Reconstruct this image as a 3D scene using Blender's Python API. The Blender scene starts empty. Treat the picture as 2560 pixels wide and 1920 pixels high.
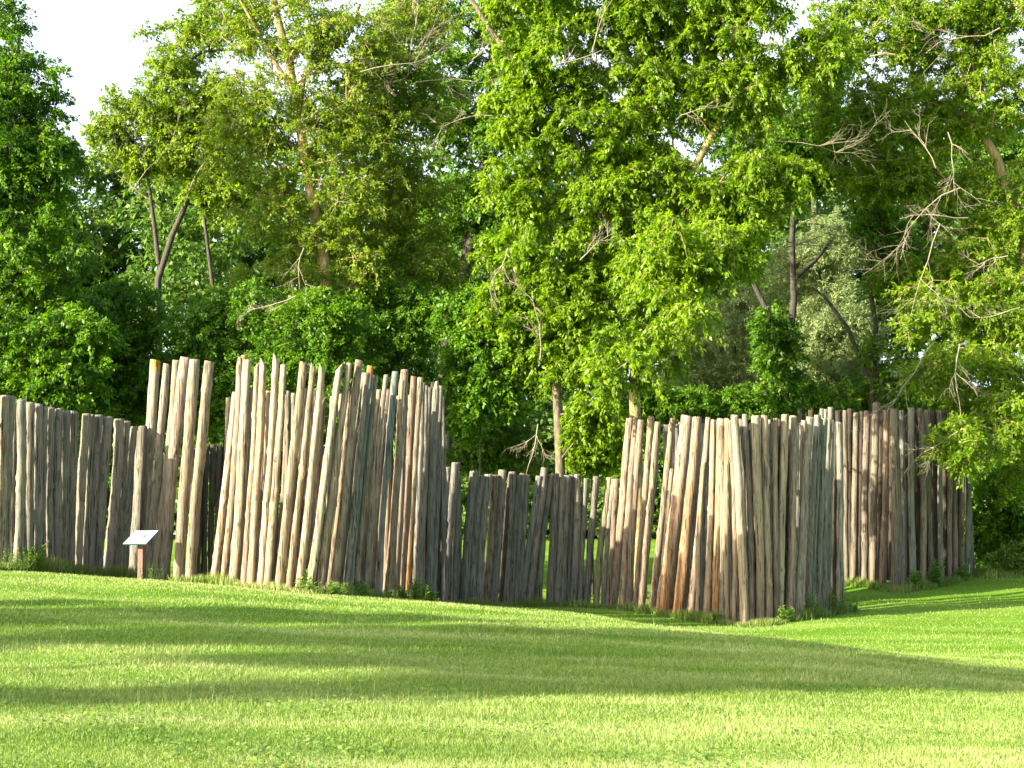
import bpy, math, random
import numpy as np
from mathutils import Vector

random.seed(11)
rng = np.random.default_rng(11)
R = math.radians
scene = bpy.context.scene
COL = scene.collection

# ------------------------------------------------------------------ camera
F, CX, CY, CH = 4777.0, 1280.0, 960.0, 1.6
PITCH = math.atan(420.0 / F)
CP, SP = math.cos(PITCH), math.sin(PITCH)
cd = bpy.data.cameras.new('camera')
cd.sensor_width = 36.0
cd.lens = 36.0 * F / 2560.0
cd.clip_end = 2000
cam = bpy.data.objects.new('camera', cd)
cam.location = (0, 0, CH)
cam.rotation_euler = (R(90) + PITCH, 0, 0)
COL.objects.link(cam)
scene.camera = cam

# ------------------------------------------------------------------ sky, sun, exposure
SUN_AZ, SUN_EL = R(60), R(20)            # light travels to the right and away
LDIR = Vector((math.sin(SUN_AZ) * math.cos(SUN_EL), math.cos(SUN_AZ) * math.cos(SUN_EL), -math.sin(SUN_EL)))
w = bpy.data.worlds.new("World"); scene.world = w; w.use_nodes = True
nt = w.node_tree
sky = nt.nodes.new('ShaderNodeTexSky'); sky.sky_type = 'NISHITA'; sky.sun_disc = False
sky.sun_elevation = SUN_EL; sky.sun_rotation = math.atan2(-LDIR.x, -LDIR.y)
sky.air_density = 1.0; sky.dust_density = 2.5; sky.ozone_density = 1.0
# bright cloud bank added to whiten the sky over the wood (lights the scene too)
gm = nt.nodes.new('ShaderNodeTexCoord'); sp = nt.nodes.new('ShaderNodeSeparateXYZ'); nt.links.new(gm.outputs['Generated'], sp.inputs[0])
cn = nt.nodes.new('ShaderNodeTexNoise'); cn.inputs['Scale'].default_value = 3.0; cn.inputs['Detail'].default_value = 6
nt.links.new(gm.outputs['Generated'], cn.inputs['Vector'])
cm = nt.nodes.new('ShaderNodeMath'); cm.operation = 'MULTIPLY_ADD'; cm.inputs[1].default_value = 1.2
nt.links.new(sp.outputs['Y'], cm.inputs[0]); nt.links.new(cn.outputs['Fac'], cm.inputs[2])
cr_ = nt.nodes.new('ShaderNodeMapRange'); cr_.interpolation_type = 'SMOOTHSTEP'
for k_, v_ in zip(range(1, 5), (1.05, 1.45, 0.0, 0.97)): cr_.inputs[k_].default_value = v_
nt.links.new(cm.outputs[0], cr_.inputs[0])
cx = nt.nodes.new('ShaderNodeMix'); cx.data_type = 'RGBA'; cx.inputs[7].default_value = (3.1, 3.5, 4.0, 1)
nt.links.new(cr_.outputs[0], cx.inputs[0]); nt.links.new(sky.outputs[0], cx.inputs[6])
nt.links.new(cx.outputs[2], nt.nodes['Background'].inputs[0])
nt.nodes['Background'].inputs[1].default_value = 0.125
sd = bpy.data.lights.new('sun', 'SUN'); sd.energy = 5.0; sd.angle = R(0.53); sd.color = (1.0, 0.91, 0.74)
sun = bpy.data.objects.new('sun', sd); sun.rotation_euler = LDIR.to_track_quat('-Z', 'Y').to_euler()
sun.location = (-40, -30, 30)
COL.objects.link(sun)
scene.view_settings.view_transform = 'Standard'
scene.view_settings.look = 'None'
scene.view_settings.exposure = 2.0
scene.view_settings.gamma = 1.0
scene.cycles.max_bounces = 6
scene.cycles.transparent_max_bounces = 4

def W(px, py, d):
    """photo pixel (2560x1920) at distance d along the view -> world point"""
    x = px - CX
    y = F * CP - (CY - py) * SP
    z = F * SP + (CY - py) * CP
    return Vector((x * d / y, d, CH + z * d / y))

# ------------------------------------------------------------------ materials
def mat(name):
    m = bpy.data.materials.new(name); m.use_nodes = True
    t = m.node_tree
    return m, t, t.nodes, t.links, t.nodes['Principled BSDF'], t.nodes['Material Output']

def ramp(nodes, stops):
    r = nodes.new('ShaderNodeValToRGB')
    e = r.color_ramp.elements
    while len(e) < len(stops): e.new(0.5)
    for k, (p, c) in enumerate(stops):
        e[k].position = p; e[k].color = (*c, 1)
    return r

def leaf_mat(name, dark, mid, light, trans=0.42, rough=0.45):
    m, t, N, L, b, out = mat(name)
    a = N.new('ShaderNodeAttribute'); a.attribute_name = 'rnd'
    r = ramp(N, [(0.0, dark), (0.5, mid), (1.0, light)])
    L.new(a.outputs['Fac'], r.inputs[0])
    b.inputs['Roughness'].default_value = rough
    b.inputs['Specular IOR Level'].default_value = 0.35
    L.new(r.outputs[0], b.inputs['Base Color'])
    tr = N.new('ShaderNodeBsdfTranslucent')
    hs = N.new('ShaderNodeHueSaturation'); hs.inputs['Saturation'].default_value = 1.1; hs.inputs['Value'].default_value = 1.25
    L.new(r.outputs[0], hs.inputs['Color']); L.new(hs.outputs[0], tr.inputs[0])
    mx = N.new('ShaderNodeMixShader'); mx.inputs[0].default_value = trans
    L.new(b.outputs[0], mx.inputs[1]); L.new(tr.outputs[0], mx.inputs[2]); L.new(mx.outputs[0], out.inputs[0])
    return m

def bark_mat(name, c1, c2, scale=6.0):
    m, t, N, L, b, out = mat(name)
    tc = N.new('ShaderNodeTexCoord'); mp = N.new('ShaderNodeMapping'); mp.inputs['Scale'].default_value = (3, 3, 0.7)
    L.new(tc.outputs['Object'], mp.inputs[0])
    n = N.new('ShaderNodeTexNoise'); n.inputs['Scale'].default_value = scale; n.inputs['Detail'].default_value = 5
    L.new(mp.outputs[0], n.inputs['Vector'])
    r = ramp(N, [(0.35, c1), (0.65, c2)]); L.new(n.outputs['Fac'], r.inputs[0])
    L.new(r.outputs[0], b.inputs['Base Color']); b.inputs['Roughness'].default_value = 0.9
    bp = N.new('ShaderNodeBump'); bp.inputs['Strength'].default_value = 0.6; bp.inputs['Distance'].default_value = 0.03
    L.new(n.outputs['Fac'], bp.inputs['Height']); L.new(bp.outputs[0], b.inputs['Normal'])
    return m

M = {}
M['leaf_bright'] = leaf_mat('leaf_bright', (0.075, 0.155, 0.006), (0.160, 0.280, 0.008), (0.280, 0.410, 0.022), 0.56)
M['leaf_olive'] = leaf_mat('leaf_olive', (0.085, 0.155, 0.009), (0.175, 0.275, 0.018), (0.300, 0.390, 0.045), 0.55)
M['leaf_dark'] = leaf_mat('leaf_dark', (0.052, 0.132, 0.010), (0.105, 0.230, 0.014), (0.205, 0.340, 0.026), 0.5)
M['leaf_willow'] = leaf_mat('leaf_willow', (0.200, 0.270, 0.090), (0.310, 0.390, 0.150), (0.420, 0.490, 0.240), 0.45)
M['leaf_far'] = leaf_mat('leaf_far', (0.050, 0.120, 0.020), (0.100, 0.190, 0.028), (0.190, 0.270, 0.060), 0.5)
M['leaf_weed'] = leaf_mat('leaf_weed', (0.070, 0.150, 0.020), (0.130, 0.240, 0.030), (0.220, 0.340, 0.060))
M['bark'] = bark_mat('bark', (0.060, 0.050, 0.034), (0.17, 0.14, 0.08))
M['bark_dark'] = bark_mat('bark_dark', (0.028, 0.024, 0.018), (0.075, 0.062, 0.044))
M['bark_yellow'] = bark_mat('bark_yellow', (0.16, 0.12, 0.05), (0.31, 0.24, 0.10))
M['dead'] = bark_mat('dead_wood', (0.17, 0.14, 0.095), (0.33, 0.28, 0.20), 12)

# grass blades
def grass_mat(name, stops, trans=0.35):
    m, t, N, L, b, out = mat(name)
    a = N.new('ShaderNodeAttribute'); a.attribute_name = 'rnd'
    g = N.new('ShaderNodeNewGeometry')
    mp = N.new('ShaderNodeMapping'); mp.inputs['Scale'].default_value = (0.12, 0.55, 0.3)
    n = N.new('ShaderNodeTexNoise'); n.inputs['Scale'].default_value = 1.0; n.inputs['Detail'].default_value = 6; n.inputs['Roughness'].default_value = 0.65
    L.new(g.outputs['Position'], mp.inputs[0]); L.new(mp.outputs[0], n.inputs['Vector'])
    ad = N.new('ShaderNodeMath'); ad.operation = 'MULTIPLY_ADD'; ad.inputs[1].default_value = 0.55; 
    L.new(a.outputs['Fac'], ad.inputs[0])
    mr = N.new('ShaderNodeMapRange'); mr.inputs[1].default_value = 0.33; mr.inputs[2].default_value = 0.67; mr.inputs[3].default_value = 0.0; mr.inputs[4].default_value = 0.5
    L.new(n.outputs['Fac'], mr.inputs[0]); L.new(mr.outputs[0], ad.inputs[2])
    r = ramp(N, stops); L.new(ad.outputs[0], r.inputs[0])
    L.new(r.outputs[0], b.inputs['Base Color']); b.inputs['Roughness'].default_value = 0.5
    b.inputs['Specular IOR Level'].default_value = 0.4
    tr = N.new('ShaderNodeBsdfTranslucent'); L.new(r.outputs[0], tr.inputs[0])
    mx = N.new('ShaderNodeMixShader'); mx.inputs[0].default_value = trans
    L.new(b.outputs[0], mx.inputs[1]); L.new(tr.outputs[0], mx.inputs[2]); L.new(mx.outputs[0], out.inputs[0])
    return m
GST = [(0.0, (0.056, 0.132, 0.010)), (0.35, (0.128, 0.222, 0.020)), (0.7, (0.265, 0.335, 0.075)), (1.0, (0.49, 0.51, 0.23))]
M['grass'] = grass_mat('grass_blades', GST)
M['lawn'] = grass_mat('lawn_soil', [(0.0, (0.045, 0.115, 0.010)), (0.4, (0.10, 0.20, 0.018)), (1.0, (0.25, 0.34, 0.07))], 0.0)
for _n in M['lawn'].node_tree.nodes:
    if _n.type == 'BSDF_PRINCIPLED': _n.inputs['Specular IOR Level'].default_value = 0.0; _n.inputs['Roughness'].default_value = 1.0
M['tall_grass'] = grass_mat('tall_grass_blades', [(0.0, (0.07, 0.14, 0.012)), (0.5, (0.15, 0.24, 0.025)), (1.0, (0.42, 0.42, 0.16))])

# weathered log
def log_mat():
    m, t, N, L, b, out = mat('weathered_log')
    tc = N.new('ShaderNodeTexCoord')
    tint = N.new('ShaderNodeAttribute'); tint.attribute_name = 'tint'
    vx = N.new('ShaderNodeAttribute'); vx.attribute_name = 'knot'
    oi = N.new('ShaderNodeObjectInfo')
    off = N.new('ShaderNodeVectorMath'); off.operation = 'ADD'
    sc_ = N.new('ShaderNodeMath'); sc_.operation = 'MULTIPLY'; sc_.inputs[1].default_value = 37.0
    L.new(oi.outputs['Random'], sc_.inputs[0])
    L.new(tc.outputs['Object'], off.inputs[0]); L.new(sc_.outputs[0], off.inputs[1])
    def noise(scale, detail, mapscale, rough=0.6):
        mp = N.new('ShaderNodeMapping'); mp.inputs['Scale'].default_value = mapscale
        n = N.new('ShaderNodeTexNoise'); n.inputs['Scale'].default_value = scale; n.inputs['Detail'].default_value = detail; n.inputs['Roughness'].default_value = rough
        L.new(off.outputs[0], mp.inputs[0]); L.new(mp.outputs[0], n.inputs['Vector']); return n
    grain = noise(6, 6, (7, 7, 0.35))
    blot = noise(1.6, 4, (1.5, 1.5, 0.6))
    crack = noise(5, 3, (9, 9, 0.22), 0.5)
    gr = ramp(N, [(0.34, (0.46, 0.44, 0.42)), (0.47, (0.94, 0.94, 0.94)), (0.66, (1.22, 1.21, 1.18))]); L.new(grain.outputs['Fac'], gr.inputs[0])
    br = ramp(N, [(0.30, (0.74, 0.72, 0.72)), (0.5, (1.0, 0.98, 0.95)), (0.70, (1.18, 1.10, 0.98))]); L.new(blot.outputs['Fac'], br.inputs[0])
    cr = ramp(N, [(0.37, (0.20, 0.17, 0.15)), (0.41, (1, 1, 1))]); L.new(crack.outputs['Fac'], cr.inputs[0])
    def mul(a, c):
        x = N.new('ShaderNodeMix'); x.data_type = 'RGBA'; x.blend_type = 'MULTIPLY'; x.inputs[0].default_value = 1.0; x.clamp_result = False
        L.new(a, x.inputs[6]); L.new(c, x.inputs[7]); return x.outputs[2]
    c = mul(mul(mul(tint.outputs['Color'], gr.outputs[0]), br.outputs[0]), cr.outputs[0])
    kn = N.new('ShaderNodeMix'); kn.data_type = 'RGBA'; kn.inputs[7].default_value = (0.05, 0.030, 0.018, 1)
    L.new(vx.outputs['Fac'], kn.inputs[0]); L.new(c, kn.inputs[6])
    L.new(kn.outputs[2], b.inputs['Base Color'])
    b.inputs['Roughness'].default_value = 0.85; b.inputs['Specular IOR Level'].default_value = 0.2
    sm = N.new('ShaderNodeMath'); sm.operation = 'ADD'
    L.new(grain.outputs['Fac'], sm.inputs[0])
    cb = N.new('ShaderNodeRGBToBW'); L.new(cr.outputs[0], cb.inputs[0]); L.new(cb.outputs[0], sm.inputs[1])
    bp = N.new('ShaderNodeBump'); bp.inputs['Strength'].default_value = 0.7; bp.inputs['Distance'].default_value = 0.012
    L.new(sm.outputs[0], bp.inputs['Height']); L.new(bp.outputs[0], b.inputs['Normal'])
    return m
M['log'] = log_mat()

def plain(name, c, rough=0.6, noise=0.0, metal=0.0):
    m, t, N, L, b, out = mat(name)
    n = N.new('ShaderNodeTexNoise'); n.inputs['Scale'].default_value = 25; n.inputs['Detail'].default_value = 4
    tc = N.new('ShaderNodeTexCoord'); L.new(tc.outputs['Object'], n.inputs['Vector'])
    r = ramp(N, [(0.3, tuple(v * (1 - noise) for v in c)), (0.7, tuple(min(1, v * (1 + noise)) for v in c))])
    L.new(n.outputs['Fac'], r.inputs[0]); L.new(r.outputs[0], b.inputs['Base Color'])
    b.inputs['Roughness'].default_value = rough; b.inputs['Metallic'].default_value = metal
    return m
M['sign_frame'] = plain('sign_frame', (0.025, 0.07, 0.085), 0.5, 0.15)
M['sign_face'] = plain('sign_face', (0.17, 0.235, 0.285), 0.35, 0.04)
M['sign_border'] = plain('sign_border', (0.30, 0.37, 0.42), 0.35, 0.03)
M['sign_mark'] = plain('sign_mark', (0.06, 0.07, 0.09), 0.5, 0.1)
M['sign_post'] = plain('sign_post', (0.12, 0.07, 0.052), 0.8, 0.3)

# ------------------------------------------------------------------ object helpers
def link(name, me, m=None, parent=None, loc=None):
    o = bpy.data.objects.new(name, me); COL.objects.link(o)
    if m is not None and me is not None: me.materials.append(m)
    if loc is not None: o.location = loc
    if parent is not None: o.parent = parent
    return o

def thing(name, label, cat, loc, group=None):
    o = bpy.data.objects.new(name, None); COL.objects.link(o); o.location = loc
    o.empty_display_size = 0.3
    o['label'] = label; o['category'] = cat
    if group: o['group'] = group
    return o

def mesh_np(name, V, Fq, n, attrs=None, smooth=False):
    """V (N,3), Fq (M,n) uniform polygons"""
    me = bpy.data.meshes.new(name)
    V = np.asarray(V, np.float32); Fq = np.asarray(Fq, np.int32)
    me.vertices.add(len(V)); me.vertices.foreach_set('co', V.ravel())
    me.loops.add(Fq.size); me.loops.foreach_set('vertex_index', Fq.ravel())
    me.polygons.add(len(Fq)); me.polygons.foreach_set('loop_start', np.arange(0, Fq.size, n, dtype=np.int32))
    if attrs:
        for k, a in attrs.items():
            at = me.attributes.new(k, 'FLOAT', 'POINT'); at.data.foreach_set('value', np.asarray(a, np.float32))
    me.update(calc_edges=True)
    if smooth: me.polygons.foreach_set('use_smooth', np.ones(len(Fq), bool))
    return me

class Tubes:
    """collects tapered tubes into one mesh"""
    def __init__(s): s.v = []; s.f = []; s.n = 0
    def add(s, pts, rad, sides=6):
        pts = np.asarray(pts, float); k = len(pts)
        tan = np.gradient(pts, axis=0); tan /= np.linalg.norm(tan, axis=1)[:, None] + 1e-9
        ref = np.array([0.31, 0.95, 0.05]) if abs(tan[0][2]) > 0.8 else np.array([0, 0, 1.0])
        a = np.cross(tan, ref); a /= np.linalg.norm(a, axis=1)[:, None] + 1e-9
        b = np.cross(tan, a)
        th = np.arange(sides) * 2 * math.pi / sides
        ring = a[:, None, :] * np.cos(th)[None, :, None] + b[:, None, :] * np.sin(th)[None, :, None]
        v = pts[:, None, :] + ring * np.asarray(rad, float)[:, None, None]
        s.v.append(v.reshape(-1, 3))
        i = np.arange(k - 1)[:, None] * sides; j = np.arange(sides)[None, :]; jn = (j + 1) % sides
        f = np.stack([i + j, i + jn, i + sides + jn, i + sides + j], -1).reshape(-1, 4) + s.n
        s.f.append(f); s.n += k * sides
    def mesh(s, name, origin):
        return mesh_np(name, np.concatenate(s.v) - np.asarray(origin), np.concatenate(s.f), 4, smooth=True)

# ------------------------------------------------------------------ terrain
DK = [0, 14, 20, 26, 32, 38, 42, 46, 50, 54, 58, 70, 100]
TK = {
 -700: [1920, 1700, 1575, 1480, 1425, 1415, 1420, 1430, 1432, 1432, 1420, 1335],
    0: [1920, 1710, 1590, 1500, 1440, 1427, 1432, 1438, 1440, 1440, 1420, 1335],
  550: [1920, 1720, 1600, 1520, 1472, 1461, 1461, 1463, 1466, 1466, 1420, 1335],
  850: [1920, 1730, 1615, 1540, 1497, 1488, 1490, 1492, 1492, 1490, 1420, 1335],
 1100: [1920, 1735, 1625, 1550, 1507, 1508, 1506, 1508, 1508, 1500, 1420, 1335],
 1500: [1920, 1745, 1637, 1566, 1538, 1562, 1550, 1530, 1514, 1503, 1420, 1335],
 1860: [1920, 1755, 1648, 1588, 1608, 1604, 1572, 1542, 1522, 1505, 1420, 1335],
 2130: [1920, 1765, 1658, 1618, 1640, 1602, 1560, 1527, 1490, 1445, 1420, 1335],
 2560: [1920, 1775, 1705, 1676, 1643, 1610, 1570, 1530, 1487, 1442, 1420, 1335],
 3300: [1920, 1780, 1710, 1680, 1643, 1610, 1570, 1530, 1487, 1442, 1420, 1335]}
_us = np.array(sorted(TK)); _U = (_us - CX) / F
_dg = np.linspace(0, 100, 201)
_tab = []
for u in _us:
    zs = [0.0] + [CH - (y - 1380.0) * d / F for y, d in zip(TK[u], DK[1:])]
    # monotone cubic-ish: linear then smooth
    z = np.interp(_dg, DK, zs)
    k = np.exp(-0.5 * (np.arange(-8, 9) / 1.0) ** 2); k /= k.sum()
    z = np.convolve(np.pad(z, 8, mode='edge'), k, 'valid')
    _tab.append(z)
_tab = np.array(_tab)
_ug = np.linspace(_U[0], _U[-1], 121)
_tz = np.array([np.interp(_ug, _U, _tab[:, j]) for j in range(_tab.shape[1])]).T
k = np.exp(-0.5 * (np.arange(-6, 7) / 2.0) ** 2); k /= k.sum()
_tz = np.apply_along_axis(lambda c: np.convolve(np.pad(c, 6, mode='edge'), k, 'valid'), 0, _tz)

def gz(x, y):
    x = np.asarray(x, float); y = np.asarray(y, float)
    yy = np.clip(y, 6, None)
    u = np.clip(x / yy, _ug[0], _ug[-1]); d = np.clip(y, 0, 99.99)
    fu = (u - _ug[0]) / (_ug[1] - _ug[0]); fd = d / 0.5
    i = np.clip(fu.astype(int), 0, len(_ug) - 2); j = np.clip(fd.astype(int), 0, 199)
    a = fu - i; b = fd - j
    z = (_tz[i, j] * (1 - a) + _tz[i + 1, j] * a) * (1 - b) + (_tz[i, j + 1] * (1 - a) + _tz[i + 1, j + 1] * a) * b
    z = z + 0.018 * np.sin(x * 0.9 + 1.3) * np.sin(y * 0.7) + 0.012 * np.sin(x * 2.1 + y * 1.3)
    return z
def g1(x, y): return float(gz(np.array([x]), np.array([y]))[0])

def grid_axis(lo, hi, fine_lo, fine_hi, fine, coarse):
    a = list(np.arange(fine_lo, fine_hi, fine))
    x = fine_lo; s = fine; L_ = []
    while x > lo: s *= 1.25; x -= s; L_.append(x)
    x = a[-1]; s = fine; H = []
    while x < hi: s *= 1.25; x += s; H.append(x)
    return np.array(sorted(L_) + a + H)
gx = grid_axis(-700, 700, -22, 22, 0.25, 5); gy = grid_axis(-300, 1200, 4, 76, 0.25, 5)
X, Y = np.meshgrid(gx, gy, indexing='ij')
Z = gz(X, Y)
V = np.stack([X, Y, Z], -1).reshape(-1, 3)
ni, nj = X.shape
i = np.arange(ni - 1)[:, None] * nj; j = np.arange(nj - 1)[None, :]
Fq = np.stack([i + j, i + nj + j, i + nj + j + 1, i + j + 1], -1).reshape(-1, 4)
o = link('lawn', mesh_np('lawn', V, Fq, 4, {'rnd': np.full(len(V), 0.4)}, smooth=True), M['lawn']); o['kind'] = 'structure'

# ------------------------------------------------------------------ grass blades
def blades(name, x, y, h, wd, m, lean=0.5, rlo=0.0, rhi=1.0):
    n = len(x); z = gz(x, y) - 0.01
    th = rng.uniform(0, math.pi, n); la = rng.uniform(0, 2 * math.pi, n); ll = np.abs(rng.normal(0, lean, n)) * h
    dx = np.cos(th) * wd * 0.5; dy = np.sin(th) * wd * 0.5
    P = np.zeros((n, 3, 3), np.float32)
    P[:, 0] = np.stack([x - dx, y - dy, z], -1); P[:, 1] = np.stack([x + dx, y + dy, z], -1)
    P[:, 2] = np.stack([x + np.cos(la) * ll, y + np.sin(la) * ll, z + h], -1)
    r = (rng.uniform(rlo, rhi, n)[:, None] + np.array([-0.24, -0.24, 0.24])[None, :]).ravel()      # dry cut tips are paler than the blade's foot
    return mesh_np(name, P.reshape(-1, 3), np.arange(3 * n).reshape(-1, 3), 3, {'rnd': r})

def pxu(px): return (px - CX) / F
n = 800000
u = rng.uniform(-0.33, 0.33, n); q = rng.uniform(1 / 62.0, 1 / 12.5, n) ; d = 1 / q
x = u * d
hn = 0.5 + 0.5 * np.sin(x * 1.7 + np.sin(d * 0.9) * 2) * np.sin(d * 1.3 + x * 0.6)
h = rng.uniform(0.022, 0.058, n) * (0.8 + 0.5 * hn)
o = link('grass', blades('grass', x, d, h, 0.004 + d * 0.00032, M['grass'], 0.8), M['grass'])
o['kind'] = 'stuff'; o['label'] = 'short mown grass covering the sunlit lawn'; o['category'] = 'grass'
# clover and dandelion leaves spread through the near turf
n = 15000
u = rng.uniform(-0.30, 0.30, n); d = 1 / rng.uniform(1 / 24.0, 1 / 13.0, n); x = u * d
pat = np.sin(x * 1.9 + 2) * np.sin(d * 1.6) + 0.5 * np.sin(x * 4.1 + d * 3.3) - 0.25 * x / 3 - 0.10 * (d - 15)
kp = pat + rng.normal(0, 0.25, n) > 0.25
x, d = x[kp], d[kp]; m_ = len(x)
CLOVER = (x, d, m_)
# loose seed stalks standing above the cut
n = 5200
u = rng.uniform(-0.30, 0.30, n); d = 1 / rng.uniform(1 / 36.0, 1 / 15.0, n); x = u * d
keep = (np.sin(x * 0.8 + d * 0.5) + np.sin(d * 1.1) + rng.normal(0, 0.6, n)) > 0.6
x, d = x[keep], d[keep]
o = link('seed_grass', blades('seed_grass', x, d, rng.uniform(0.09, 0.22, len(x)), 0.003 + d * 0.00018, M['tall_grass'], 0.2, 0.5, 1.0), M['tall_grass'])
o['kind'] = 'stuff'; o['label'] = 'thin straw coloured seed stalks standing above the mown lawn'; o['category'] = 'grass'

# ------------------------------------------------------------------ leaves
def leaf_mesh(name, C_, D_, N_, size, aspect, rnd, origin):
    """C centre-base points, D direction, N normal-ish; folded diamond leaves"""
    D_ = D_ / (np.linalg.norm(D_, axis=1)[:, None] + 1e-9)
    S = np.cross(D_, N_); S /= np.linalg.norm(S, axis=1)[:, None] + 1e-9
    Nn = np.cross(S, D_)
    n = len(C_); s = size[:, None]
    P = np.zeros((n, 4, 3), np.float32)
    P[:, 0] = C_
    P[:, 1] = C_ + D_ * s * 0.45 + S * s * aspect * 0.5 + Nn * s * 0.06
    P[:, 2] = C_ + D_ * s - Nn * s * 0.12
    P[:, 3] = C_ + D_ * s * 0.45 - S * s * aspect * 0.5 + Nn * s * 0.06
    P -= np.asarray(origin, np.float32)
    return mesh_np(name, P.reshape(-1, 3), np.arange(4 * n).reshape(-1, 4), 4, {'rnd': np.repeat(rnd, 4)})

x, d, m_ = CLOVER
a_ = rng.uniform(0, 2 * math.pi, m_)
o = link('clover', leaf_mesh('clover', np.stack([x, d, gz(x, d) + rng.uniform(0.03, 0.06, m_)], -1), np.stack([np.cos(a_), np.sin(a_), rng.uniform(0.1, 0.7, m_)], -1),
         rng.normal(0, 0.3, (m_, 3)) + np.array([0, -0.2, 1.0]), rng.uniform(0.02, 0.055, m_), 0.8, rng.uniform(0.3, 1, m_), (0, 0, 0)), M['leaf_weed'])
o['kind'] = 'stuff'; o['label'] = 'patches of clover and small round weeds in the near turf'; o['category'] = 'clover'

def sample_blobs(blobs, d0, n):
    """blobs: (px,py,rx,ry[,dd,rd]) in photo pixels round depth d0"""
    cs = []; rs = []; wts = []
    for b in blobs:
        px, py, rx, ry = b[:4]; dd = b[4] if len(b) > 4 else 0.0
        c = W(px, py, d0 + dd); s = (d0 + dd) / F
        rd = b[5] if len(b) > 5 else 0.5 * (rx + ry) * s * 0.85
        cs.append(c); rs.append((rx * s, rd, ry * s)); wts.append(rx * ry)
    cs = np.array(cs); rs = np.array(rs); wts = np.array(wts, float); wts /= wts.sum()
    k = rng.choice(len(blobs), n, p=wts)
    v = rng.normal(size=(n, 3)); v /= np.linalg.norm(v, axis=1)[:, None]
    r = rng.uniform(0.12, 1.0, n) ** 0.5 * rng.uniform(0.85, 1.06, n)
    P = cs[k] + v * rs[k] * r[:, None]
    return P, v

def grow(trunk_pts, trunk_rad, targets, tubes, twig=0.011, step=0.7):
    """connect every target to the nearest grown node"""
    nodes = []; par = []; load = []
    tp = np.array(trunk_pts, float)
    for a in range(len(tp) - 1):
        L_ = np.linalg.norm(tp[a + 1] - tp[a]); m_ = max(2, int(L_ / 0.6))
        for k in range(m_):
            nodes.append(tp[a] + (tp[a + 1] - tp[a]) * k / m_); par.append(len(nodes) - 2)
    nodes.append(tp[-1]); par.append(len(nodes) - 2)
    nt_ = len(nodes)
    A = np.zeros((60000, 3)); A[:nt_] = nodes; cnt = nt_
    zb = A[0][2]; ht = tp[-1][2] - zb
    par = list(par)
    near = [np.min(np.linalg.norm(A[:nt_] - t, axis=1)) for t in targets]
    for ti in np.argsort(near):
        t = targets[ti]
        dlt = A[:cnt] - t
        dist = np.linalg.norm(dlt, axis=1)
        cost = dist + 0.9 * np.maximum(0, dlt[:, 2] + 0.15 * dist) + np.where(A[:cnt, 2] < zb + 0.18 * ht, 4.0, 0)
        k = int(np.argmin(cost)); p = A[k].copy()
        L_ = dist[k]; m_ = max(1, int(L_ / step)); prev = k
        side = rng.normal(0, 0.10 * L_, 3)
        for q in range(1, m_ + 1):
            f = q / m_
            pt = p + (t - p) * f + side * math.sin(f * math.pi) + np.array([0, 0, 0.10 * L_ * math.sin(f * math.pi)])
            if cnt >= len(A): break
            A[cnt] = pt; par.append(prev); prev = cnt; cnt += 1
    load = np.ones(cnt)
    for k in range(cnt - 1, 0, -1):
        if par[k] >= 0: load[par[k]] += load[k] * 0.9
    rad = twig * load ** 0.42
    # trunk radii
    cum = np.concatenate([[0], np.cumsum(np.linalg.norm(np.diff(tp, axis=0), axis=1))])
    for k in range(nt_):
        f = k / (nt_ - 1)
        rad[k] = trunk_rad[0] * (1 - f) + trunk_rad[1] * f
    tubes.add(A[:nt_], rad[:nt_], 9)
    # chains
    kids = {}
    for k in range(1, cnt):
        kids.setdefault(par[k], []).append(k)
    used = set(range(nt_))
    starts = [(par[k], k) for k in range(nt_, cnt) if par[k] < nt_]
    while starts:
        a, k = starts.pop()
        chain = [a, k]
        while k in kids:
            ch = sorted(kids[k], key=lambda z: -load[z])
            for c_ in ch[1:]: starts.append((k, c_))
            k = ch[0]; chain.append(k)
        r_ = rad[chain].copy(); r_[0] = min(r_[0], r_[1] * 1.25)
        tubes.add(A[chain], r_, 5 if r_[0] > 0.03 else 4)

def foliage(P, per, R0, size, aspect, droop=0.35, ntw=6, updir=0.35):
    """leaf sprays round cluster centres; returns arrays and twig segments"""
    nC = len(P)
    tw_d = rng.normal(size=(nC, ntw, 3)); tw_d[..., 2] = tw_d[..., 2] * 0.6 + updir * 0.3
    tw_d /= np.linalg.norm(tw_d, axis=2)[..., None]
    tw_l = rng.uniform(0.55, 1.15, (nC, ntw)) * R0
    n = nC * per
    ci = np.repeat(np.arange(nC), per); ti = rng.integers(0, ntw, n)
    dv = tw_d[ci, ti]; L_ = tw_l[ci, ti]
    t = rng.uniform(0.18, 1.0, n)
    pos = P[ci] + dv * (t * L_)[:, None]; pos[:, 2] -= droop * (t ** 2) * L_
    pos += rng.normal(0, 0.05 * R0 + 0.015, (n, 3))
    side = rng.normal(size=(n, 3))
    D_ = dv * 0.7 + side * 0.6; D_[:, 2] -= droop * 1.3
    N_ = rng.normal(size=(n, 3)) * 0.55 + np.array([-0.15, -0.25, 0.8])
    sz = size * rng.uniform(0.65, 1.3, n)
    cl = rng.uniform(0, 1, nC)[ci]
    rnd = np.clip(0.5 * cl + 0.5 * rng.uniform(0, 1, n), 0, 1)
    segs = (np.repeat(P, ntw, 0), tw_d.reshape(-1, 3), tw_l.reshape(-1))
    return pos, D_, N_, sz, rnd, segs

def twigs(tubes, segs, droop, rad=0.006, keep=1.0):
    P, D_, L_ = segs
    for k in range(len(P)):
        if keep < 1 and random.random() > keep: continue
        f = np.array([0, 0.5, 1.0])
        pts = P[k] + D_[k] * (f * L_[k])[:, None]; pts[:, 2] -= droop * f ** 2 * L_[k]
        tubes.add(pts, [rad * 1.4, rad, rad * 0.4], 3)

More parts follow.
